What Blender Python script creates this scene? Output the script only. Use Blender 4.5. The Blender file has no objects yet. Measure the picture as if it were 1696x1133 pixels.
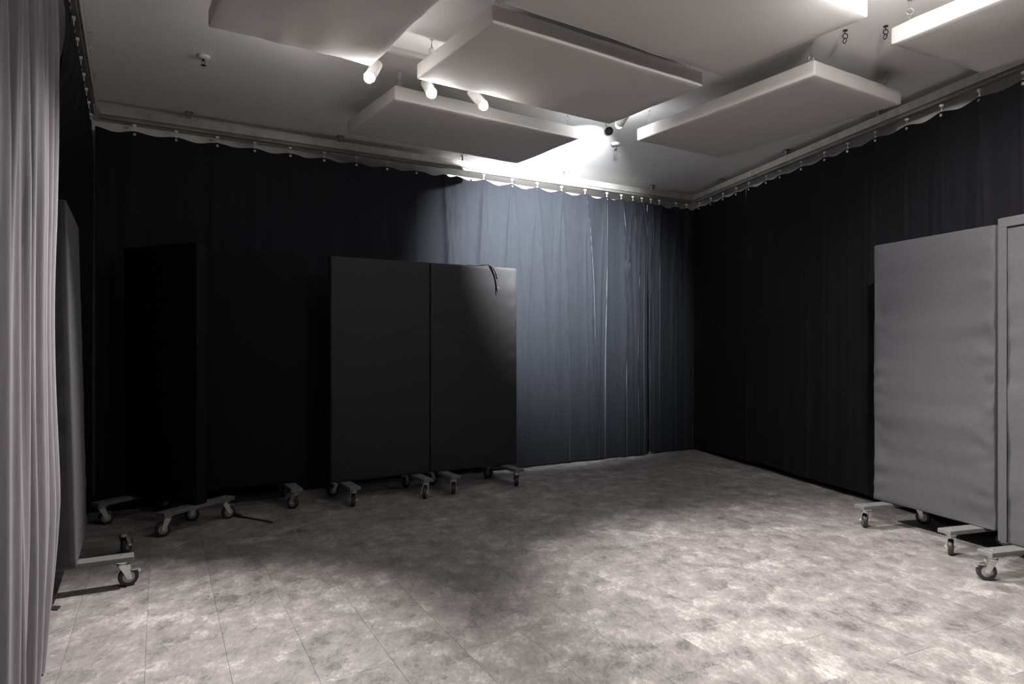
import bpy, bmesh, math, random
from mathutils import Vector, Matrix, noise

# ------------------------------------------------------------------ camera, world, exposure
SC = bpy.context.scene
COL = SC.collection
F, CX, CY, H = 1131.0, 848.0, 572.0, 1.30
cam_d = bpy.data.cameras.new('camera'); cam = bpy.data.objects.new('camera', cam_d); COL.objects.link(cam)
cam.location = (0, 0, H); cam.rotation_euler = (math.pi/2, 0, 0)
cam_d.sensor_width = 36; cam_d.lens = 36*F/1696; cam_d.shift_y = 5.5/1696; cam_d.clip_start = .02
SC.camera = cam
W = bpy.data.worlds.new('world'); SC.world = W; W.use_nodes = True
W.node_tree.nodes['Background'].inputs[0].default_value = (.9, .92, 1, 1)
W.node_tree.nodes['Background'].inputs[1].default_value = 0.0
SC.view_settings.view_transform = 'Standard'; SC.view_settings.look = 'None'
SC.view_settings.gamma = 1; SC.view_settings.use_curve_mapping = False
SC.view_settings.exposure = 2.2
# every ceiling spot: lens position, aim point, watts, cone degrees, blend (lamps are built with their fixtures below)
WARM = (1.0, .965, .935)
COOL = (.93, .965, 1.0)
SPOTS = {
 'a': dict(lens=(-.877, 4.202, 2.95), aim=(-1.65, 2.25, .2), watts=220, cone=74, blend=1, col=WARM, dome=85),
 'b': dict(lens=(-.526, 4.465, 2.95), aim=(.9, 1.9, 0.), watts=20, cone=60, blend=1, col=WARM, dome=40),
 'c': dict(lens=(-.199, 4.690, 2.95), aim=(2.05, 3.6, .0), watts=235, cone=72, blend=1, col=WARM, dome=35),
 'e': dict(lens=(.86, 5.46, 3.07), aim=(.30, 7.28, 2.30), watts=620, cone=84, blend=1, col=COOL, dome=65),
 'r1': dict(lens=(1.75, 2.95, 2.90), aim=(2.85, 4.1, 1.75), watts=80, cone=85, blend=1, col=WARM, dome=330),
 'r2': dict(lens=(.74, 2.29, 2.90), aim=(1.95, 2.6, .0), watts=150, cone=84, blend=1, col=WARM, dome=260),
 'r3': dict(lens=(-.20, 1.68, 2.90), aim=(-1.1, 2.1, .0), watts=22, cone=70, blend=1, col=WARM, dome=10),
}
ZC = 3.22          # ceiling
ZB = 2.98          # underside of the hanging panels
R = math.radians

def at(px, py, z):
    """world point at height z that the photograph shows at (px, py)"""
    y = F*(z-H)/(CY-py)
    return Vector(((px-CX)/F*y, y, z))

# ------------------------------------------------------------------ tagging helpers
def tag(o, label=None, cat=None, group=None, kind=None):
    if label: o['label'] = label
    if cat: o['category'] = cat
    if group: o['group'] = group
    if kind: o['kind'] = kind
    return o
def empty(name, loc=(0, 0, 0), rz=0):
    o = bpy.data.objects.new(name, None); COL.objects.link(o)
    o.location = loc; o.rotation_euler = (0, 0, rz); o.empty_display_size = .1
    return o
def link(name, me, mat, parent=None, loc=(0, 0, 0), rot=(0, 0, 0)):
    o = bpy.data.objects.new(name, me); COL.objects.link(o)
    if mat and not me.materials: me.materials.append(mat)
    o.parent = parent; o.location = loc; o.rotation_euler = rot
    return o
def mesh(verts, faces, smooth=False, name='m'):
    me = bpy.data.meshes.new(name); me.from_pydata([tuple(v) for v in verts], [], faces); me.update()
    if smooth:
        for p in me.polygons: p.use_smooth = True
    return me
def join(*parts):
    V, Fc = [], []
    for v, f in parts:
        n = len(V); V += list(v); Fc += [tuple(i+n for i in q) for q in f]
    return V, Fc

# ------------------------------------------------------------------ shape helpers, each returns (verts, faces)
def box(c, s):
    x, y, z = c; a, b, d = s[0]/2, s[1]/2, s[2]/2
    v = [(x+i*a, y+j*b, z+k*d) for k in (-1, 1) for j in (-1, 1) for i in (-1, 1)]
    return v, [(0,2,3,1),(4,5,7,6),(0,1,5,4),(2,6,7,3),(0,4,6,2),(1,3,7,5)]
def cyl(p, q, r0, r1=None, n=12, caps=True):
    p, q = Vector(p), Vector(q); r1 = r0 if r1 is None else r1
    d = (q-p).normalized(); a = d.orthogonal().normalized(); b = d.cross(a)
    v = []
    for c, r in ((p, r0), (q, r1)):
        for i in range(n):
            t = 2*math.pi*i/n; v.append(c + a*(r*math.cos(t)) + b*(r*math.sin(t)))
    f = [(i, (i+1) % n, n+(i+1) % n, n+i) for i in range(n)]
    if caps: f += [tuple(range(n-1, -1, -1)), tuple(range(n, 2*n))]
    return v, f
def lathe(prof, n=20):
    """profile (radius, height) turned about z"""
    v, f = [], []
    for r, z in prof:
        for i in range(n):
            t = 2*math.pi*i/n; v.append(Vector((r*math.cos(t), r*math.sin(t), z)))
    for k in range(len(prof)-1):
        for i in range(n):
            j = (i+1) % n; f.append((k*n+i, k*n+j, k*n+n+j, k*n+n+i))
    return v, f
def tube(pts, r, n=8):
    pts = [Vector(p) for p in pts]; v, f = [], []
    up = None
    for k, p in enumerate(pts):
        d = (pts[min(k+1, len(pts)-1)]-pts[max(k-1, 0)]).normalized()
        a = d.orthogonal().normalized() if up is None else (up-d*up.dot(d)).normalized()
        up = a; b = d.cross(a)
        for i in range(n):
            t = 2*math.pi*i/n; v.append(p+a*(r*math.cos(t))+b*(r*math.sin(t)))
    for k in range(len(pts)-1):
        for i in range(n):
            j = (i+1) % n; f.append((k*n+i, k*n+j, k*n+n+j, k*n+n+i))
    f += [tuple(range(n-1, -1, -1)), tuple(range((len(pts)-1)*n, len(pts)*n))]
    return v, f
def ring(c, axis, R0, r, n=16, m=6, arc=(0, 2*math.pi)):
    c = Vector(c); d = Vector(axis).normalized(); a = d.orthogonal().normalized(); b = d.cross(a)
    pts = [c+a*(R0*math.cos(arc[0]+(arc[1]-arc[0])*i/n))+b*(R0*math.sin(arc[0]+(arc[1]-arc[0])*i/n)) for i in range(n+1)]
    return tube(pts, r, m)
def xform(vf, M):
    return [M @ Vector(v) for v in vf[0]], vf[1]
def rbox(sx, sy, sz, r, nx=2, ny=2, nz=2, disp=None):
    """rounded box centred on the origin, its faces divided so that disp can dent them"""
    def line(L, n):
        h = L/2; s = [-h, -h+.3*r, -h+r]
        s += [-h+r+(L-2*r)*i/n for i in range(1, n)]
        return s+[h-r, h-.3*r, h]
    X, Y, Z = line(sx, nx), line(sy, ny), line(sz, nz)
    idx, V, Fc = {}, [], []
    hx, hy, hz = sx/2-r, sy/2-r, sz/2-r
    def vert(i, j, k):
        key = (i, j, k)
        if key not in idx:
            p = Vector((X[i], Y[j], Z[k]))
            c = Vector((max(-hx, min(hx, p.x)), max(-hy, min(hy, p.y)), max(-hz, min(hz, p.z))))
            d = p-c
            nrm = d.normalized() if d.length > 1e-9 else Vector((0, 0, 1))
            q = c+nrm*r
            if disp: q = q+disp(q, nrm)
            idx[key] = len(V); V.append(q)
        return idx[key]
    a, b, c = len(X)-1, len(Y)-1, len(Z)-1
    for i in range(a):
        for j in range(b):
            Fc.append((vert(i,j,0), vert(i,j+1,0), vert(i+1,j+1,0), vert(i+1,j,0)))
            Fc.append((vert(i,j,c), vert(i+1,j,c), vert(i+1,j+1,c), vert(i,j+1,c)))
    for i in range(a):
        for k in range(c):
            Fc.append((vert(i,0,k), vert(i+1,0,k), vert(i+1,0,k+1), vert(i,0,k+1)))
            Fc.append((vert(i,b,k), vert(i,b,k+1), vert(i+1,b,k+1), vert(i+1,b,k)))
    for j in range(b):
        for k in range(c):
            Fc.append((vert(0,j,k), vert(0,j,k+1), vert(0,j+1,k+1), vert(0,j+1,k)))
            Fc.append((vert(a,j,k), vert(a,j+1,k), vert(a,j+1,k+1), vert(a,j,k+1)))
    return V, Fc

# ------------------------------------------------------------------ materials
def mat(name, col, rough=.6, var=.12, scale=8., metal=0., bump=0., bscale=200., spec=.5, sheen=0., stretch=(1, 1, 1)):
    m = bpy.data.materials.new(name); m.use_nodes = True
    N, L = m.node_tree.nodes, m.node_tree.links; b = N['Principled BSDF']
    tc = N.new('ShaderNodeTexCoord'); mp = N.new('ShaderNodeMapping'); mp.inputs['Scale'].default_value = stretch
    L.new(tc.outputs['Object'], mp.inputs['Vector'])
    nz = N.new('ShaderNodeTexNoise'); nz.inputs['Scale'].default_value = scale; nz.inputs['Detail'].default_value = 4
    L.new(mp.outputs['Vector'], nz.inputs['Vector'])
    rp = N.new('ShaderNodeValToRGB')
    rp.color_ramp.elements[0].position = .3; rp.color_ramp.elements[1].position = .7
    rp.color_ramp.elements[0].color = tuple(c*(1-var) for c in col)+(1,)
    rp.color_ramp.elements[1].color = tuple(min(1, c*(1+var)) for c in col)+(1,)
    L.new(nz.outputs['Fac'], rp.inputs['Fac']); L.new(rp.outputs['Color'], b.inputs['Base Color'])
    b.inputs['Roughness'].default_value = rough; b.inputs['Metallic'].default_value = metal
    b.inputs['Specular IOR Level'].default_value = spec
    if sheen:
        b.inputs['Sheen Weight'].default_value = sheen; b.inputs['Sheen Roughness'].default_value = .3; b.inputs['Sheen Tint'].default_value = tuple(c/max(col)*.8 for c in col)+(1,)
    if bump:
        n2 = N.new('ShaderNodeTexNoise'); n2.inputs['Scale'].default_value = bscale; n2.inputs['Detail'].default_value = 3
        L.new(mp.outputs['Vector'], n2.inputs['Vector'])
        bp = N.new('ShaderNodeBump'); bp.inputs['Strength'].default_value = bump; bp.inputs['Distance'].default_value = .003
        L.new(n2.outputs['Fac'], bp.inputs['Height']); L.new(bp.outputs['Normal'], b.inputs['Normal'])
    return m
def emit(name, col, s):
    m = bpy.data.materials.new(name); m.use_nodes = True
    N, L = m.node_tree.nodes, m.node_tree.links; N.remove(N['Principled BSDF'])
    e = N.new('ShaderNodeEmission'); e.inputs[0].default_value = col+(1,); e.inputs[1].default_value = s
    L.new(e.outputs[0], N['Material Output'].inputs[0]); return m

def floor_material():
    m = bpy.data.materials.new('stone_vinyl'); m.use_nodes = True
    N, L = m.node_tree.nodes, m.node_tree.links; b = N['Principled BSDF']
    tc = N.new('ShaderNodeTexCoord'); oi = N.new('ShaderNodeObjectInfo')
    mul = N.new('ShaderNodeVectorMath'); mul.operation = 'SCALE'; mul.inputs['Scale'].default_value = .05
    cmb = N.new('ShaderNodeCombineXYZ'); L.new(oi.outputs['Random'], cmb.inputs[0]); L.new(oi.outputs['Random'], cmb.inputs[1])
    L.new(cmb.outputs[0], mul.inputs[0])
    add = N.new('ShaderNodeVectorMath'); add.operation = 'ADD'
    geo = N.new('ShaderNodeNewGeometry')
    L.new(geo.outputs['Position'], add.inputs[0]); L.new(mul.outputs[0], add.inputs[1])
    def nz(scale, detail, rough, dist=0., st=(1, 1, 1)):
        mp = N.new('ShaderNodeMapping'); mp.inputs['Scale'].default_value = st; L.new(add.outputs[0], mp.inputs['Vector'])
        n = N.new('ShaderNodeTexNoise'); n.inputs['Scale'].default_value = scale; n.inputs['Detail'].default_value = detail
        n.inputs['Roughness'].default_value = rough; n.inputs['Distortion'].default_value = dist
        L.new(mp.outputs[0], n.inputs['Vector']); return n
    big = nz(2.6, 4, .6, .5); mid = nz(7.0, 5, .62, .35, (1.6, 1, 1)); fine = nz(30, 6, .7, .5, (1.8, .9, 1)); grit = nz(150, 2, .6)
    def mix(a, bb, t):
        k = N.new('ShaderNodeMath'); k.operation = 'MULTIPLY_ADD'; L.new(bb, k.inputs[0]); k.inputs[1].default_value = t; k.inputs[2].default_value = 0
        if a is not None: L.new(a, k.inputs[2])
        return k.outputs[0]
    s = mix(None, big.outputs['Fac'], .16); s = mix(s, mid.outputs['Fac'], .38); s = mix(s, fine.outputs['Fac'], .32); s = mix(s, grit.outputs['Fac'], .14)
    warp = N.new('ShaderNodeVectorMath'); warp.operation = 'MULTIPLY_ADD'; L.new(fine.outputs['Color'], warp.inputs[0]); warp.inputs[1].default_value = (.10, .10, .10)
    L.new(add.outputs[0], warp.inputs[2])
    vo = N.new('ShaderNodeTexVoronoi'); vo.inputs['Scale'].default_value = 8.5; L.new(warp.outputs[0], vo.inputs['Vector'])
    sx = N.new('ShaderNodeSeparateColor'); L.new(vo.outputs['Color'], sx.inputs[0])
    s = mix(s, sx.outputs[0], .085)
    tone = mix(s, oi.outputs['Random'], .03)
    rp = N.new('ShaderNodeValToRGB'); cr = rp.color_ramp
    cr.elements[0].position = .43; cr.elements[0].color = (.070, .064, .062, 1)
    cr.elements[1].position = .70; cr.elements[1].color = (.36, .335, .322, 1)
    e = cr.elements.new(.51); e.color = (.140, .128, .124, 1)
    e = cr.elements.new(.595); e.color = (.195, .180, .173, 1)
    L.new(tone, rp.inputs['Fac']); L.new(rp.outputs['Color'], b.inputs['Base Color'])
    b.inputs['Roughness'].default_value = .55; b.inputs['Specular IOR Level'].default_value = .35
    bp = N.new('ShaderNodeBump'); bp.inputs['Strength'].default_value = .25; bp.inputs['Distance'].default_value = .002
    L.new(fine.outputs['Fac'], bp.inputs['Height']); L.new(bp.outputs['Normal'], b.inputs['Normal'])
    return m

M = dict(
 tile=floor_material(),
 slab=mat('floor_underlay', (.09, .083, .08), .9),
 ceil=mat('ceiling_paint', (.85, .835, .82), .9, .02, 3., bump=.08, bscale=90),
 wall=mat('wall_paint', (.70, .68, .65), .9, .03, 3., bump=.08, bscale=90),
 base=mat('black_baseboard', (.012, .012, .013), .6),
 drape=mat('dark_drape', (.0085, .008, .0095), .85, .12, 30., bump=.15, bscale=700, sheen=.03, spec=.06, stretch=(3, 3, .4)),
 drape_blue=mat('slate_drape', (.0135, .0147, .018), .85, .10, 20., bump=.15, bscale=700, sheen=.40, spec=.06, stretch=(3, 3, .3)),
 drape_near=mat('grey_drape', (.155, .143, .153), .85, .10, 25., bump=.15, bscale=700, sheen=.3, spec=.15, stretch=(3, 3, .3)),
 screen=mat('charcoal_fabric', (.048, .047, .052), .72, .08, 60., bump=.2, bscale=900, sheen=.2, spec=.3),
 screen_deep_shade=mat('charcoal_deep_shade', (.006, .0058, .0066), .75, .1, 60., bump=.2, bscale=900, sheen=.02, spec=.08),  # the charcoal screen fabric again, deep shade put into its colour
 screen_shade=mat('charcoal_shade', (.016, .0155, .016), .6, .1, 60., bump=.2, bscale=900, sheen=.03, spec=.22),  # same screen fabric, its colour darkened to stand for shade
 seam=mat('fabric_seam', (.045, .044, .047), .8, .1, 90.),
 pad=mat('offwhite_fabric', (.58, .555, .54), .9, .02, 6., bump=.12, bscale=900, sheen=.1, spec=.2),
 board=mat('grey_painted_board', (.105, .103, .10), .6, .12, 14., bump=.2, bscale=60),
 chrome=mat('zinc_steel', (.72, .71, .69), .28, .1, 40., metal=.9),
 rubber=mat('black_rubber', (.018, .018, .019), .45, .1, 40.),
 hubm=mat('grey_hub', (.35, .35, .34), .4, .1, 40., metal=.5),
 rail=mat('galvanised_rail', (.42, .40, .37), .5, .18, 5., metal=.25, stretch=(3, 3, 1)),
 channel=mat('rail_channel', (.22, .21, .2), .6, .15, 6., metal=.2),
 white=mat('white_plastic', (.75, .73, .71), .45, .03),
 black=mat('black_metal', (.015, .015, .016), .5),
 strap=mat('black_webbing', (.014, .014, .015), .6, .2, 50.),
 eyelet=mat('nickel_eyelet', (.75, .73, .70), .3, .1, 30., metal=.7),
)

# ------------------------------------------------------------------ the setting
DB = Vector((2.14, 1.26, 0)).normalized()            # along the back wall, to the right
BR = Vector((2.25, 8.50, 0)); BL = Vector((-3.24, 5.267, 0))   # foot of the curtains in the two far corners
DL = Vector((.556, -1, 0)).normalized()              # along the left wall, towards the camera
DR = Vector((.245, -1, 0)).normalized()              # along the right wall, towards the camera
def seg_inter(p, d, q, e):
    t = ((q.x-p.x)*e.y-(q.y-p.y)*e.x)/(d.x*e.y-d.y*e.x); return p+d*t
NB = Vector((-DB.y, DB.x, 0)); NL = Vector((DL.y, -DL.x, 0)); NR = Vector((-DR.y, DR.x, 0))  # outward normals
if NL.x > 0: NL = -NL
if NR.x < 0: NR = -NR
lw_p = BL+NL*.56; rw_p = BR+NR*.16
bw_a = BL+NB*.10; bw_d = ((BR+NB*.34)-bw_a).normalized()
c_bl = seg_inter(lw_p, DL, bw_a, bw_d); c_br = seg_inter(rw_p, DR, bw_a, bw_d)
YF = -2.4
c_fl = lw_p+DL*((lw_p.y-YF)/-DL.y); c_fr = rw_p+DR*((rw_p.y-YF)/-DR.y)
ROOM = [c_fl, c_fr, c_br, c_bl]                      # counter-clockwise

def slab(poly, z0, z1):
    n = len(poly)
    v = [(p.x, p.y, z0) for p in poly]+[(p.x, p.y, z1) for p in poly]
    f = [tuple(range(n-1, -1, -1)), tuple(range(n, 2*n))]+[(i, (i+1) % n, n+(i+1) % n, n+i) for i in range(n)]
    return v, f
floor = link('floor', mesh(*slab(ROOM, -.10, -.006)), M['slab']); tag(floor, 'grey stone-look tile floor of the room', kind='structure')
ceiling = link('ceiling', mesh(*slab(ROOM, ZC, ZC+.1)), M['ceil']); tag(ceiling, 'plain off-white painted ceiling', kind='structure')
def wall(name, a, b, label):
    d = (b-a).normalized(); n = Vector((d.y, -d.x, 0))*.12
    o = link(name, mesh(*slab([a-d*.12, a-d*.12+n, b+d*.12+n, b+d*.12], -.1, ZC+.1)), M['wall']); tag(o, label, kind='structure')
wall('wall_right', c_fr, c_br, 'pale painted wall behind the black curtains on the right')
wall('wall_back', c_br, c_bl, 'pale painted wall showing as a band above the back curtain rail')
wall('wall_left', c_bl, c_fl, 'pale painted wall behind the left curtains')
wall('wall_front', c_fl, c_fr, 'pale painted wall behind the camera')
def baseboard(name, a, b):
    d = (b-a).normalized(); n = Vector((-d.y, d.x, 0))*.018
    o = link(name, mesh(*slab([a+n, a, b, b+n][::-1], 0.0, .12)), M['base']); tag(o, 'black baseboard at the foot of the wall', kind='structure')
baseboard('baseboard_right', c_fr+DR*-.02, c_br+DR*.03)
baseboard('baseboard_back', c_br-bw_d*.03, c_bl+bw_d*.03)

# floor tiles, 0.30 x 0.60 m, laid in a running bond
TU = Vector((math.sin(R(-27.3)), math.cos(R(-27.3)), 0)); TV = Vector((TU.y, -TU.x, 0))
TW, TL, GAP = .302, .604, .0011
def clip(poly, room):
    out = poly
    for i in range(len(room)):
        a, b = room[i], room[(i+1) % len(room)]; e = b-a
        side = lambda p: e.x*(p.y-a.y)-e.y*(p.x-a.x)
        res = []
        for k in range(len(out)):
            p, q = out[k], out[(k+1) % len(out)]; sp, sq = side(p), side(q)
            if sp >= 0: res.append(p)
            if (sp >= 0) != (sq >= 0): res.append(p+(q-p)*(sp/(sp-sq)))
        out = res
        if len(out) < 3: return []
    return out
def tile_mesh(poly):
    n = len(poly); c = sum(poly, Vector())/n
    ins = [c+(p-c)*(1-.0005/max(.05, (p-c).length)) for p in poly]
    v = [(p.x, p.y, -.006) for p in poly]+[(p.x, p.y, -.0004) for p in poly]+[(p.x, p.y, 0) for p in ins]
    f = [(i, (i+1) % n, n+(i+1) % n, n+i) for i in range(n)]+[(n+i, n+(i+1) % n, 2*n+(i+1) % n, 2*n+i) for i in range(n)]
    f.append(tuple(range(2*n, 3*n)))
    me = mesh(v, f); me.materials.append(M['tile']); return me
room_in = ROOM
lw, ll = TW/2-GAP/2, TL/2-GAP/2
local = [Vector((-lw, -ll, 0)), Vector((lw, -ll, 0)), Vector((lw, ll, 0)), Vector((-lw, ll, 0))]
full = tile_mesh(local); ang = math.atan2(TV.y, TV.x)
o0 = at(239, 1133, 0); o0.z = 0                        # one long joint passes here
stagger = {0: 0., 1: .5}
RM = Matrix.Rotation(ang, 4, 'Z'); random.seed(4)
s_ref = (at(772, 1074, 0)-o0).dot(TU)                  # a cross joint seen near the bottom edge
far_tiles = []
for i in range(-16, 28):
    for j in range(-14, 26):
        c = o0+TV*((i+.5)*TW)+TU*(s_ref+(j+.5)*TL+(TL/2 if i % 2 else 0))
        poly = [c+RM @ p for p in local]
        cl = clip(poly, room_in)
        if not cl: continue
        area = sum(cl[k].x*cl[(k+1) % len(cl)].y-cl[k].y*cl[(k+1) % len(cl)].x for k in range(len(cl)))/2
        if area < .004: continue
        vis = c.y > 2.1 and abs(c.x) < .85*c.y
        if abs(area-4*lw*ll) < 1e-5: me = full
        else: me = tile_mesh([RM.inverted() @ (p-c) for p in cl])
        if vis: link('floor_tile', me, None, floor, c, (0, 0, ang))
        else: far_tiles.append((me, c))
V, Fc = [], []
for me, c in far_tiles:
    n = len(V); V += [c+RM @ v.co for v in me.vertices]; Fc += [tuple(k+n for k in p.vertices) for p in me.polygons]
o = link('floor_tile_field', mesh(V, Fc), M['tile'], floor); o['kind'] = 'stuff'

# ------------------------------------------------------------------ curtain rails
def rail(a, b, n_in, label):
    """fascia with a channel under it; n_in points into the room"""
    d = (b-a).normalized(); Lr = (b-a).length; t = empty('curtain_rail', a+Vector((0, 0, 3.03)), math.atan2(d.y, d.x))
    sgn = 1 if Vector((-d.y, d.x, 0)).dot(n_in) > 0 else -1
    link('fascia', mesh(*join(box((Lr/2, sgn*.030, .090), (Lr, .006, .062)), box((Lr/2, -.005*sgn, .118), (Lr, .070, .005)))), M['rail'], t)
    link('channel', mesh(*join(box((Lr/2, -.012*sgn, .052), (Lr, .05, .034)), box((Lr/2, sgn*.018, .036), (Lr, .008, .012)))), M['channel'], t)
    k = 0
    for s in [Lr*(i+.5)/max(1, round(Lr/1.2)) for i in range(max(1, round(Lr/1.2)))]:
        link('bracket', mesh(*join(box((s, -.01*sgn, .155), (.03, .03, .07)), box((s, -.01*sgn, .1875), (.06, .05, .004)))), M['channel'], t)
    return tag(t, label, 'curtain rail')
rail(BL+DB*.05-NB*.0, BR-DB*.02, -NB, 'grey metal curtain rail running along the top of the back wall')
rail(BR+DR*.06, BR+DR*9.6, -NR, 'grey metal curtain rail running along the top of the right wall')
rail(BL+DL*.06, BL+DL*6.6, -NL, 'metal curtain rail running along the top of the left wall')

# ------------------------------------------------------------------ curtains
hook_me = mesh(*join(box((0, 0, .030), (.022, .016, .016)), cyl((0, 0, .02), (0, 0, -.006), .0022, n=6),
                     ring((0, 0, -.013), (0, 1, 0), .008, .0020, 12, 5)), name='hook')
hook_me.materials.append(M['white'])
eye_me = mesh(*xform(lathe([(.0045, -.002), (.0045, .002), (.0075, .0032), (.0105, .002), (.0105, -.002)], 14), Matrix.Rotation(math.pi/2, 4, 'X')), smooth=True, name='eyelet')
eye_me.materials.append(M['eyelet'])
def curtain(name, a, b, n_in, hooks, material, label, seed=0, ztop=2.995, zbot=.02, sag=.022, amp=.016, ridge=.022,
            ridges=3, spread=.10, ds=.011, low=.0, lowf=1.2, belly=None, hem=.01, group='curtains hung from the rails'):
    d = (b-a).normalized(); L = (b-a).length; rnd = random.Random(seed)
    t = empty(name, a, math.atan2(d.y, d.x)); sgn = 1 if Vector((-d.y, d.x, 0)).dot(n_in) > 0 else -1
    hooks = sorted(h for h in hooks if .005 <= h <= L-.005)
    # creases: each leaves a hook and drifts sideways on its way down
    cr = []
    for h in hooks:
        for k in range(ridges):
            cr.append((h, rnd.uniform(-spread, spread), rnd.uniform(.35, 1.)*ridge, rnd.uniform(.009, .022), rnd.uniform(.3, 1.)))
    n = max(2, int(L/ds)); zs = []
    rows = 46
    for k in range(rows+1): zs.append((k/rows)**1.25)
    V, Fc = [], []
    for i in range(n+1):
        s = L*i/n
        lo = max([h for h in hooks if h <= s], default=0.); hi = min([h for h in hooks if h > s], default=L)
        u = (s-lo)/max(1e-6, hi-lo)
        at_hook = math.sin(math.pi*u)**2
        dip = sag*at_hook*(.45+.9*rnd_noise(lo*3.1+seed))*min(1.5, (hi-lo)/.28)
        zb = zbot+hem*noise.noise(Vector((s*1.3, seed*3.7, 0)))+hem*.3*noise.noise(Vector((s*6, seed, 2)))
        zt = ztop-dip
        near = [c for c in cr if abs(c[0]-s) < .34]
        for w in zs:
            z = zt+(zb-zt)*w
            y = low*noise.noise(Vector((s*lowf, w*.5+seed, 1.7)))
            grow = min(1, w*6)
            y += amp*(1-.7*at_hook if w < .02 else 1)*noise.noise(Vector((s*9+.6*noise.noise(Vector((s*2, w*2, 4))), w*.8+seed, .3)))*(.25+.75*grow)
            y += amp*.5*noise.noise(Vector((s*24, w*.9+seed*2, 5.3)))*grow
            for h, dr, hgt, wd, fade in near:
                cpos = h+dr*(1-math.exp(-w*3.4))+.02*noise.noise(Vector((h*5, w*2.5, dr*9)))
                q = abs(s-cpos)/(wd*(1+1.2*w))
                if q < 5: y += hgt*math.exp(-q)*(1-(1-fade)*w*.7)*min(1, .25+w*7)
            if belly: y += belly(s, w)
            V.append((s, sgn*(y+.012*0), z))
    m_ = rows+1
    for i in range(n):
        for k in range(rows):
            q = (i*m_+k, i*m_+k+1, (i+1)*m_+k+1, (i+1)*m_+k); Fc.append(q if sgn > 0 else q[::-1])
    o = link('fabric', mesh(V, Fc, True), material, t)
    for h in hooks:
        hk = link('curtain_hook', hook_me, None, t, (h, 0, ztop+.016))
        link('eyelet', eye_me, None, hk, (0, sgn*.004, -.040))
    return tag(t, label, 'curtain', group)
def smooth(t):
    t = max(0., min(1., t)); return t*t*(3-2*t)
def rnd_noise(x): return .5+.5*noise.noise(Vector((x, x*1.7+3, 9.1)))

def on_back(px):    # distance along the back curtain of a pixel column
    r = (px-CX)/F; k = DB.y/DB.x; Y = (BL.y-k*BL.x)/(1-k*r); return (Y-BL.y)/DB.y
def on_right(px):
    r = (px-CX)/F; k = -DR.x/DR.y; Y = (BR.x+k*BR.y)/(r+k); return (BR.y-Y)/-DR.y
hooks_b = [on_back(p) for p in (157, 223, 292, 360)]
h = hooks_b[-1]
while h+.33 < on_back(756): h += .298; hooks_b.append(h)
hooks_b += [on_back(p) for p in (756, 801, 848, 890, 930, 969, 1005, 1029, 1048, 1063)]
s1 = on_back(400); s2 = on_back(700); s3 = on_back(1071)
Lb = (BR-BL).length
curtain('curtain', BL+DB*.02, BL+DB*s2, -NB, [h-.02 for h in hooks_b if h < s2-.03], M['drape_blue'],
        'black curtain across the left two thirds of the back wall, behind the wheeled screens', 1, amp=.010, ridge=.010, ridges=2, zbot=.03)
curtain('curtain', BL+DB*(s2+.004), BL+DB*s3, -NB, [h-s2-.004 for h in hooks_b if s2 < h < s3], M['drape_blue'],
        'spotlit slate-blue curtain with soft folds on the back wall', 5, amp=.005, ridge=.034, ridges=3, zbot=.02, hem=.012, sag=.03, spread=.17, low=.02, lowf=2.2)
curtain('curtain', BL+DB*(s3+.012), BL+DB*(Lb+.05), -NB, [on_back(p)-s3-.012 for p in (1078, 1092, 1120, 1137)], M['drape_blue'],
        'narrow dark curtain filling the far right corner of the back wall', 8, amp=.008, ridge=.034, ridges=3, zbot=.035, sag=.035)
s4 = on_right(1235)
hr = [.12+.27*i for i in range(int((s4-.12)/.27)+1)]
curtain('curtain', BR+DR*.04, BR+DR*(s4), -NR, [h for h in hr if h < s4-.06], M['drape'],
        'black curtain on the right wall next to the far corner', 11, amp=.010, ridge=.010, ridges=2, zbot=.05, sag=.02)
Lr2 = 7.6
pr = [on_right(p)-s4-.01 for p in (1292, 1327, 1366, 1404, 1450, 1502, 1559, 1622, 1695)]
hr2 = [.05, .36]+[p for p in pr if p > .5]
while hr2[-1]+.31 < Lr2: hr2.append(hr2[-1]+.305)
curtain('curtain', BR+DR*(s4+.01), BR+DR*(s4+Lr2), -NR, hr2, M['drape'],
        'long black curtain on the right wall behind the grey wheeled screens', 13, amp=.012, ridge=.014, ridges=2, zbot=.06, hem=.02, sag=.022)
# left wall: a dark run by the back corner and a pale, tightly folded one near the camera
Ln0 = (BL.y-2.93)/-DL.y
curtain('curtain', BL+DL*.03, BL+DL*(Ln0-.26), -NL, [.1+.29*i for i in range(10)], M['drape'],
        'black curtain on the left wall between the pale curtain and the back corner', 17, amp=.010, ridge=.012, ridges=2, zbot=.04,
        belly=lambda s, w: -.44*smooth((w-.06)/.26)*smooth((s-.1)/.5)*smooth((Ln0-.2-s)/.35))
def near_belly(s, w):
    folds = .030*math.sin(s*2*math.pi/.19+2.6*noise.noise(Vector((s*2, w*.9, 2))))+.009*math.sin(s*2*math.pi/.071+3*noise.noise(Vector((s*2, w*.8, 7))))
    return -.03+folds*(.35+.65*min(1, w*2.5))*(1-.25*w)+.015*math.sin(w*9)*math.exp(-s*1.5)-.055*max(0, w-.78)/.22*math.exp(-s*2)
curtain('curtain', BL+DL*Ln0, BL+DL*(Ln0+3.2), -NL, [.03+.105*i for i in range(30)], M['drape_near'],
        'pale grey curtain with tight vertical folds at the left edge', 21, amp=.008, ridge=.007, ridges=1, ds=.006, zbot=.01, sag=.008, belly=near_belly, spread=.03)

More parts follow.
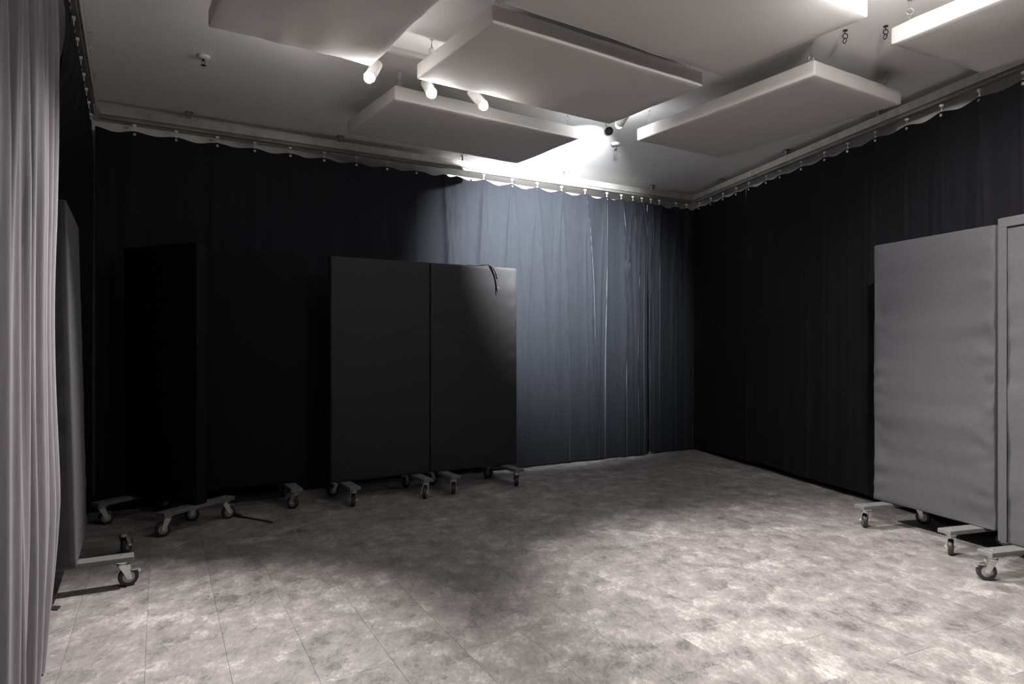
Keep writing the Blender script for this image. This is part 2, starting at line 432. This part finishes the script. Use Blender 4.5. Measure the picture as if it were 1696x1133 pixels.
# ------------------------------------------------------------------ hanging ceiling panels
PL, PWD, PT = 1.63, .925, .098
hang_me = mesh(*join(cyl((0, 0, ZC-ZB-PT-.0005), (0, 0, ZC-ZB-PT-.03), .0028, n=6), ring((0, 0, ZC-ZB-PT-.040), (0, 1, 0), .011, .0024, 14, 5),
      ring((0, 0, ZC-ZB-PT-.066), (1, 0, 0), .017, .0022, 14, 5, (0, 5.4)), ring((0, 0, ZC-ZB-PT-.098), (0, 1, 0), .016, .0022, 14, 5),
      cyl((0, 0, ZC-ZB-PT-.112), (0, 0, -.012), .0026, n=6), cyl((0, 0, ZC-ZB-PT-.0045), (0, 0, ZC-ZB-PT-.0005), .012, n=12)), name='hanger')
hang_me.materials.append(M['chrome'])
def ceiling_panel(corner, deg, lx, ly, seed, label, rough=1.):
    """corner: lower corner at local (0,0); the panel runs lx along deg and ly to the left of it"""
    c, s = math.cos(R(deg)), math.sin(R(deg))
    ctr = Vector((corner.x+c*lx/2-s*ly/2, corner.y+s*lx/2+c*ly/2, ZB))
    t = empty('ceiling_panel', ctr, R(deg))
    def dent(q, n):
        e = max(abs(q.x)/(lx/2), abs(q.y)/(ly/2))
        k = noise.noise(Vector((q.x*2.3, q.y*2.3, seed)))*.006+noise.noise(Vector((q.x*6, q.y*6, seed+4)))*.0035*max(0, e-.5)*2
        return n*k*rough
    me = mesh(*rbox(lx, ly, PT, .012, 26, 18, 2, dent), smooth=True)
    link('body', me, M['pad'], t, (0, 0, PT/2))
    for i in (-1, 1):
        for j in (-1, 1):
            link('hanger', hang_me, None, t, (i*(lx/2-.07), j*(ly/2-.07), PT), (0, 0, seed+i+j*2.))
    return tag(t, label, 'ceiling panel', 'white padded panels hung under the ceiling')
p1 = at(342, 48, ZB); d33 = Vector((math.cos(R(33)), math.sin(R(33)), 0)); e33 = Vector((math.sin(R(33)), -math.cos(R(33)), 0))
a1 = at(615, 112, ZB)-Vector((0, .03, 0))
# runs along e33 (towards the camera) from its back edge
ceiling_panel(a1-d33*.90+e33*PL, 33, .90, PL, 1, 'off-white ceiling panel with rumpled edge left of the lamps, dark underneath', 2.4)
a2 = at(654, 164, ZB)
ceiling_panel(a2, 34, PL, .91, 2, 'off-white ceiling panel hung just behind the row of lit spotlights')
a3 = at(816, 37, ZB)
ceiling_panel(a3, 33.4, 1.61, .91, 3, 'off-white ceiling panel in front of the lit spotlights, nearest to the middle')
a4 = at(838, 8, ZB)
ceiling_panel(a4+e33*.93, 34, PL, .93, 4, 'off-white ceiling panel cut by the top edge above the middle')
a5 = at(1349, 124, ZB)
ceiling_panel(a5, 32, .99, 1.61, 5, 'off-white ceiling panel throwing a dark shadow near the far right corner')
a6 = at(1474, 75, ZB); e26 = Vector((math.sin(R(27)), -math.cos(R(27)), 0))
ceiling_panel(a6+e26*.80, 27, .90, .80, 6, 'off-white ceiling panel cut by the top right corner beside the right rail')

# ------------------------------------------------------------------ spot tracks and spotlights
def track(a, b, label):
    d = (b-a).normalized(); L = (b-a).length
    t = empty('lighting_track', (a.x, a.y, ZC-.036), math.atan2(d.y, d.x))
    link('channel', mesh(*join(box((L/2, 0, .034), (L, .036, .004)), box((L/2, -.0155, .017), (L, .005, .032)), box((L/2, .0155, .017), (L, .005, .032)))), M['white'], t)
    for s in (0, L): link('end_cap', mesh(*box((s, 0, .018), (.012, .038, .036))), M['white'], t)
    return tag(t, label, 'lighting track')
nT = Vector((-d33.y, d33.x, 0))
TR1 = nT.dot(Vector((-.877, 4.202, 0)))+.105
TR2 = nT.dot(Vector((1.75, 2.95, 0)))
def on_track(p, tr): return Vector((p.x, p.y, 0))+nT*(tr-nT.dot(p))
track(d33*1.35+nT*TR1, d33*3.75+nT*TR1, 'white lighting track on the ceiling between the two panels by the lit spotlights')
track(d33*.1+nT*TR2, d33*3.3+nT*TR2, 'white lighting track on the ceiling above the camera')
def spotlight(key, tr, lens, aim, label, watts=0, cone=60, blend=.5, col=(1, 1, 1), dome=0, lit=True):
    lens = Vector(lens); ax = (Vector(aim)-lens).normalized()
    piv = lens-ax*.075
    top = on_track(piv, tr); top.z = ZC-.036
    t = empty('spotlight', top)
    q = ax.to_track_quat('Z', 'X').to_matrix().to_4x4()
    Mh = Matrix.Translation(piv-top) @ q
    link('adapter', mesh(*box((0, 0, -.010), (.075, .030, .020))), M['white'], t, (0, 0, 0), (0, 0, R(33)))
    stem = [Vector((0, 0, -.018)), Vector((0, 0, -.06)), (piv-top)*.5+Vector((0, 0, -.045)), piv-top]
    link('stem', mesh(*tube(stem, .006, 8), smooth=True), M['white'], t)
    head = lathe([(.0, -.075), (.026, -.075), (.033, -.068), (.035, -.03), (.036, .075), (.0325, .075), (.031, .045), (.0, .040)], 24)
    hd = link('head', mesh(*xform(head, Mh), smooth=True), M['white'], t)
    if lit:
        ln = lathe([(.029, .046), (.029, .086), (.026, .098), (.018, .107), (.009, .111), (.0005, .112)], 20)
        link('lens', mesh(*xform(ln, Mh), smooth=True), emit('lamp_glow_'+key, col, dome), hd)
        ld = bpy.data.lights.new('spot_'+key, 'SPOT'); ld.energy = watts; ld.color = col
        ld.spot_size = R(cone); ld.spot_blend = blend; ld.shadow_soft_size = .014
        lo = bpy.data.objects.new('lamp_light', ld); COL.objects.link(lo); lo.parent = t
        lo.location = piv+ax*.116-top; lo.rotation_euler = (-ax).to_track_quat('Z', 'Y').to_euler()
    else:
        rg = lathe([(.031, .068), (.031, .058), (.012, .050), (.0, .049)], 20)
        link('lens', mesh(*xform(rg, Mh), smooth=True), M['black'], hd)
    return tag(t, label, 'spotlight', 'ceiling spotlights')
TXT = {'a': (TR1, 'leftmost lit white spotlight, at the corner of the dark ceiling panel'),
       'b': (TR1, 'middle one of the three glaring spotlights'),
       'c': (TR1, 'rightmost of the three glaring spotlights, the smallest glow'),
       'e': (TR1, 'lit spotlight mostly hidden behind a ceiling panel, aimed at the blue curtain'),
       'r1': (TR2, 'lit spotlight above the camera aimed at the grey screens'),
       'r2': (TR2, 'lit spotlight above the camera aimed at the floor'),
       'r3': (TR2, 'lit spotlight above the camera aimed at the pale left curtain')}
for k, sp in SPOTS.items(): spotlight(k, TXT[k][0], label=TXT[k][1], **sp)
l4 = at(1009, 217, 2.955)
spotlight('d', TR1+.02, l4, l4+Vector((-.05, -1, -.28)), 'unlit white spotlight with a black opening, beside the sprinkler', lit=False)

# ------------------------------------------------------------------ sprinklers and spare ceiling hooks
def sprinkler(px, py, label):
    p = at(px, py, ZC); t = empty('sprinkler', p)
    link('escutcheon', mesh(*lathe([(.0, -.001), (.042, -.001), (.044, -.006), (.036, -.016), (.016, -.020), (.0, -.020)], 24), smooth=True), M['white'], t)
    link('frame', mesh(*join(cyl((0, 0, -.018), (0, 0, -.034), .008, n=10), tube([(-.006, 0, -.03), (-.011, 0, -.042), (-.003, 0, -.06)], .0025, 6),
                             tube([(.006, 0, -.03), (.011, 0, -.042), (.003, 0, -.06)], .0025, 6))), M['black'], t)
    link('deflector', mesh(*cyl((0, 0, -.060), (0, 0, -.063), .017, n=16)), M['black'], t)
    return tag(t, label, 'sprinkler', 'ceiling sprinklers')
sprinkler(337, 93, 'white sprinkler head with dark tip on the left of the ceiling')
sprinkler(1020, 237, 'white sprinkler head on the bright ceiling below the unlit spotlight')
hk_me = mesh(*join(cyl((0, 0, 0), (0, 0, -.004), .014, n=12), cyl((0, 0, -.003), (0, 0, -.022), .003, n=6),
                   ring((0, 0, -.036), (0, 1, 0), .015, .0032, 14, 5), ring((0, .006, -.062), (1, .3, 0), .014, .003, 14, 5)))
hk_me.materials.append(M['black'])
wire_me = mesh(*join(cyl((0, 0, 0), (0, 0, -.004), .011, n=10), tube([(0, 0, -.003), (.004, 0, -.05), (0, .003, -.10)], .0022, 6), ring((0, .003, -.112), (0, 1, 0), .011, .0022, 12, 5)))
wire_me.materials.append(M['chrome'])
for px, py, me, tx in ((1400, 50, hk_me, 'black double ceiling hook left of the top right panel'), (1467, 43, hk_me, 'black ring hook in the ceiling touching the top right panel corner'),
                       (150, 52, wire_me, 'thin bright wire hook in the ceiling at the upper left wall'), (158, 122, wire_me, 'thin wire hook in the ceiling nearest to the back left corner')):
    tag(link('ceiling_hook', me, None, None, at(px, py, ZC)), tx, 'ceiling hook', 'spare hooks in the ceiling')

# ------------------------------------------------------------------ wheeled acoustic screens
# caster: plate and fork, then wheel, hub, axle bolt, brake lever; origin on the floor under the swivel
fork = join(box((0, 0, .1385), (.062, .062, .005)), cyl((0, 0, .136), (0, 0, .124), .026, .024, 16), cyl((0, 0, .124), (0, 0, .116), .029, .029, 16))
for s in (-1, 1):
    v = [(-.022, s*.021, .119), (.022, s*.021, .119), (.040, s*.021, .062), (.040, s*.021, .040), (.018, s*.021, .040), (.010, s*.021, .062)]
    v2 = [(x, y+s*.0035, z) for x, y, z in v]; n = len(v)
    f = [tuple(range(n)), tuple(range(2*n-1, n-1, -1))]+[(i, n+i, n+(i+1) % n, (i+1) % n) for i in range(n)]
    fork = join(fork, (v+v2, f))
fork = join(fork, box((0, 0, .1185), (.046, .049, .0035)))
fork_me = mesh(*fork, name='fork'); fork_me.materials.append(M['chrome'])
RX = Matrix.Rotation(math.pi/2, 4, 'X')
wheel_me = mesh(*xform(lathe([(.030, -.0145), (.043, -.015), (.0485, -.012), (.05, -.005), (.05, .005), (.0485, .012), (.043, .015), (.030, .0145)], 28), RX), smooth=True, name='wheel'); wheel_me.materials.append(M['rubber'])
hub_me = mesh(*xform(lathe([(.0, -.0165), (.012, -.0165), (.014, -.013), (.0305, -.0125), (.0305, .0125), (.014, .013), (.012, .0165), (.0, .0165)], 20), RX), name='hub'); hub_me.materials.append(M['hubm'])
bolt_me = mesh(*join(cyl((0, -.0245, 0), (0, .0245, 0), .005, n=8), cyl((0, -.034, 0), (0, -.0245, 0), .0095, n=6), cyl((0, .0245, 0), (0, .032, 0), .0095, n=6)), name='bolt'); bolt_me.materials.append(M['chrome'])
brake_me = mesh(*join(xform(box((.052, 0, .086), (.06, .034, .004)), Matrix.Identity(4)), box((.030, 0, .104), (.012, .03, .03)), box((.080, 0, .080), (.012, .04, .014))), name='brake'); brake_me.materials.append(M['chrome'])
def caster(parent, x, y, swivel, brake=False):
    c = link('caster', fork_me, None, parent, (x, y, 0), (0, 0, R(swivel)))
    link('wheel', wheel_me, None, c, (.028, 0, .050)); link('hub', hub_me, None, c, (.028, 0, .050)); link('axle_bolt', bolt_me, None, c, (.028, 0, .050))
    if brake: link('brake_lever', brake_me, None, c)
board_me = mesh(*rbox(.092, .60, .027, .004, 1, 2, 1), name='foot'); board_me.materials.append(M['board'])
bolt2 = mesh(*cyl((0, 0, 0), (0, 0, .004), .009, n=8)); bolt2.materials.append(M['chrome'])
SZ0, SZ1, ST = .1695, 2.035, .09
def screen(face_mid, deg, w, label, seed, material, swiv, brakes=(), wrinkle=1., bands=False, lean=0., bulge=0., inset=.125):
    a = R(deg); n = Vector((math.sin(a), -math.cos(a), 0))
    ctr = Vector((face_mid[0], face_mid[1], 0))-n*(ST/2)
    t = empty('acoustic_screen', ctr, a)
    hh = SZ1-SZ0
    def dent(q, nn):
        e = abs(q.x)/(w/2); zz = q.z/hh+.5
        k = noise.noise(Vector((q.x*1.2, q.z*2.2, seed)))*.006
        k += noise.noise(Vector((q.x*1.1, q.z*8, seed+3)))*.010*(.25+.75*e**2)*(1.1-.6*zz)
        k += noise.noise(Vector((q.x*9, q.z*13, seed+8)))*.014*max(0, e-.62)*2.2*(1-.6*zz)
        k *= min(1., max(0., 1-e)/.05+.12)
        k += bulge*(1-(2*q.x/w)**2)*math.sin(math.pi*min(1, max(0, zz)))**.5
        out = Vector((0, nn.y, 0))*k*wrinkle+Vector((nn.x, 0, nn.z))*.002*noise.noise(Vector((q.x*5, q.z*6, seed+1)))
        out.y += lean*(zz)
        return out
    body = link('body', mesh(*rbox(w, ST, hh, .010, 34, 3, 80, dent), smooth=True), material, t, (0, 0, (SZ0+SZ1)/2))
    if bands:
        V1 = rbox(.052, .006, hh-.012, .002, 2, 1, 24); V2 = rbox(w-.02, .006, .052, .002, 12, 1, 2)
        link('side_band', mesh(*V1), M['screen'], t, (-w/2+.034, -ST/2-.010, (SZ0+SZ1)/2))
        link('top_band', mesh(*V2), M['screen'], t, (0, -ST/2-.011, SZ1-.034))
    k = 0
    for i in (-1, 1):
        x = i*(w/2-inset)
        b = link('foot_board', board_me, None, t, (x, 0, .1545))
        for y in (-.262, .262): link('foot_bolt', bolt2, None, b, (0, y*.92, .0134))
        for y in (-.245, .245):
            caster(t, x, y, swiv[k % len(swiv)], k in brakes); k += 1
    return tag(t, label, 'wheeled screen', 'dark padded screens on casters')
def face_between(p, deg, w, end=1):
    """middle of a face that ends (end=1: right end, -1: left end) at p"""
    a = R(deg); return (p[0]-end*math.cos(a)*w/2, p[1]-end*math.sin(a)*w/2)
WS = .90
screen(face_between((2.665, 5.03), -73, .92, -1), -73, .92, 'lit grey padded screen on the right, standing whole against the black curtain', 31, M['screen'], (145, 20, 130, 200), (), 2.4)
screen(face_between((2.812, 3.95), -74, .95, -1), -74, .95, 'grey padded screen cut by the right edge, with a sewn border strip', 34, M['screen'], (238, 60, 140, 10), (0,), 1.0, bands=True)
screen(face_between((-1.486, 5.60), 31, .885, -1), 31, .885, 'padded screen, colour darkened for shade, left of the one with the hanging strap', 37, M['screen_shade'], (70, 200, -131, 30), (), .8)
screen(face_between((-1.486+.893*math.cos(R(31)), 5.60+.893*math.sin(R(31))), 31, .895, -1), 31, .895, 'padded screen, colour darkened for shade, with a strap hanging over its top edge', 39, M['screen_shade'], (60, 20, 75, 120), (), .9)
screen(face_between((-1.71, 5.66), 30, .97, 1), 30, .97, 'padded screen, colour darkened for deep shade, against the back curtain, left of the paired screens', 41, M['screen_deep_shade'], (170, 40, 130, 70), (), .6)
screen(face_between((-2.225, 4.82), -25, .78, 1), -25, .78, 'padded screen, colour darkened for deep shade, turned askew in the back left corner', 43, M['screen_deep_shade'], (60, 100, 250, 70), (), .6, inset=.05)
screen(face_between((-2.212, 3.47), 119, .90, -1), 119, .90, 'dark padded screen seen almost edge-on beside the pale left curtain', 47, M['screen'], (-80, 20, -29, 60), (0,), .5, lean=.045, bulge=.02)

# ------------------------------------------------------------------ loose things
# strap hanging over the top of the paired right-hand screen
a31 = R(31); D31 = Vector((math.cos(a31), math.sin(a31), 0)); N31 = Vector((math.sin(a31), -math.cos(a31), 0))
P0 = Vector((-1.486, 5.60, 0))+D31*1.46
def ribbon(pts, wdir, w, th):
    V, Fc = [], []
    for k, p in enumerate(pts):
        d = (pts[min(k+1, len(pts)-1)]-pts[max(k-1, 0)]).normalized(); wd = (wdir-d*wdir.dot(d)).normalized(); nn = d.cross(wd)
        for i, j in ((-1, -1), (1, -1), (1, 1), (-1, 1)): V.append(p+wd*(i*w/2)+nn*(j*th/2))
    for k in range(len(pts)-1):
        for i in range(4): Fc.append((4*k+i, 4*k+(i+1) % 4, 4*k+4+(i+1) % 4, 4*k+4+i))
    return V, Fc+[(3, 2, 1, 0), tuple(4*len(pts)-4+i for i in range(4))]
st = empty('strap', P0+N31*0+Vector((0, 0, SZ1)))
def sp(u, n, z): return D31*u+N31*n+Vector((0, 0, z))
path = [sp(-.17, -.045, .006), sp(-.10, -.04, .007), sp(-.04, -.03, .012), sp(0, -.01, .016), sp(.035, .008, .010), sp(.062, .022, -.018), sp(.085, .026, -.06), sp(.097, .026, -.11), sp(.102, .025, -.16), sp(.108, .025, -.19)]
link('webbing', mesh(*ribbon(path, D31+N31*.4, .020, .003)), M['strap'], st)
link('webbing', mesh(*ribbon([p+sp(-.012+.002*k, .005, .001) for k, p in enumerate(path[:-2])], D31-N31*.3, .014, .003)), M['strap'], st)
link('frayed_end', mesh(*ribbon([sp(.106, .026, -.185), sp(.118, .028, -.20), sp(.124, .028, -.212)], D31, .012, .003)), M['strap'], st)
link('frayed_end', mesh(*ribbon([sp(.100, .026, -.165), sp(.099, .028, -.205), sp(.106, .028, -.24)], D31, .008, .003)), M['strap'], st)
tag(st, 'black strap hanging over the top of the spotlit padded screen', 'strap')
# cable on the floor
pts = [(390, 854.5), (395, 855), (401, 856), (404, 856.5), (408, 857), (418, 858.8), (430, 861), (452, 865)]
cv = [at(x, y, .007) for x, y in pts]; cv = [Vector((p.x, p.y, .007)) for p in cv]
cb = empty('cable', cv[0])
link('cord', mesh(*tube([p-cv[0] for p in cv[2:]], .006, 8), smooth=True), M['rubber'], cb)
link('plug', mesh(*join(cyl(cv[2]-cv[0], cv[1]-cv[0]+Vector((0, 0, .006)), .008, .016, 12), cyl(cv[1]-cv[0]+Vector((0, 0, .006)), cv[1]-cv[0]+(cv[1]-cv[2])*.8+Vector((0, 0, .008)), .016, .016, 12))), M['black'], cb)
tag(cb, 'thin black cable lying on the floor before the dark back screens', 'cable')
# small flat black patch on the floor by the pale curtain
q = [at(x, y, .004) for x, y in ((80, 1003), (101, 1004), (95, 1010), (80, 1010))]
sc_ = link('dark_patch', mesh(*slab([v-q[0] for v in q][::-1], -.003, .002)), M['rubber'], None, Vector((q[0].x, q[0].y, .0035)))
tag(sc_, 'small flat black patch on the floor at the foot of the pale curtain', 'scrap')
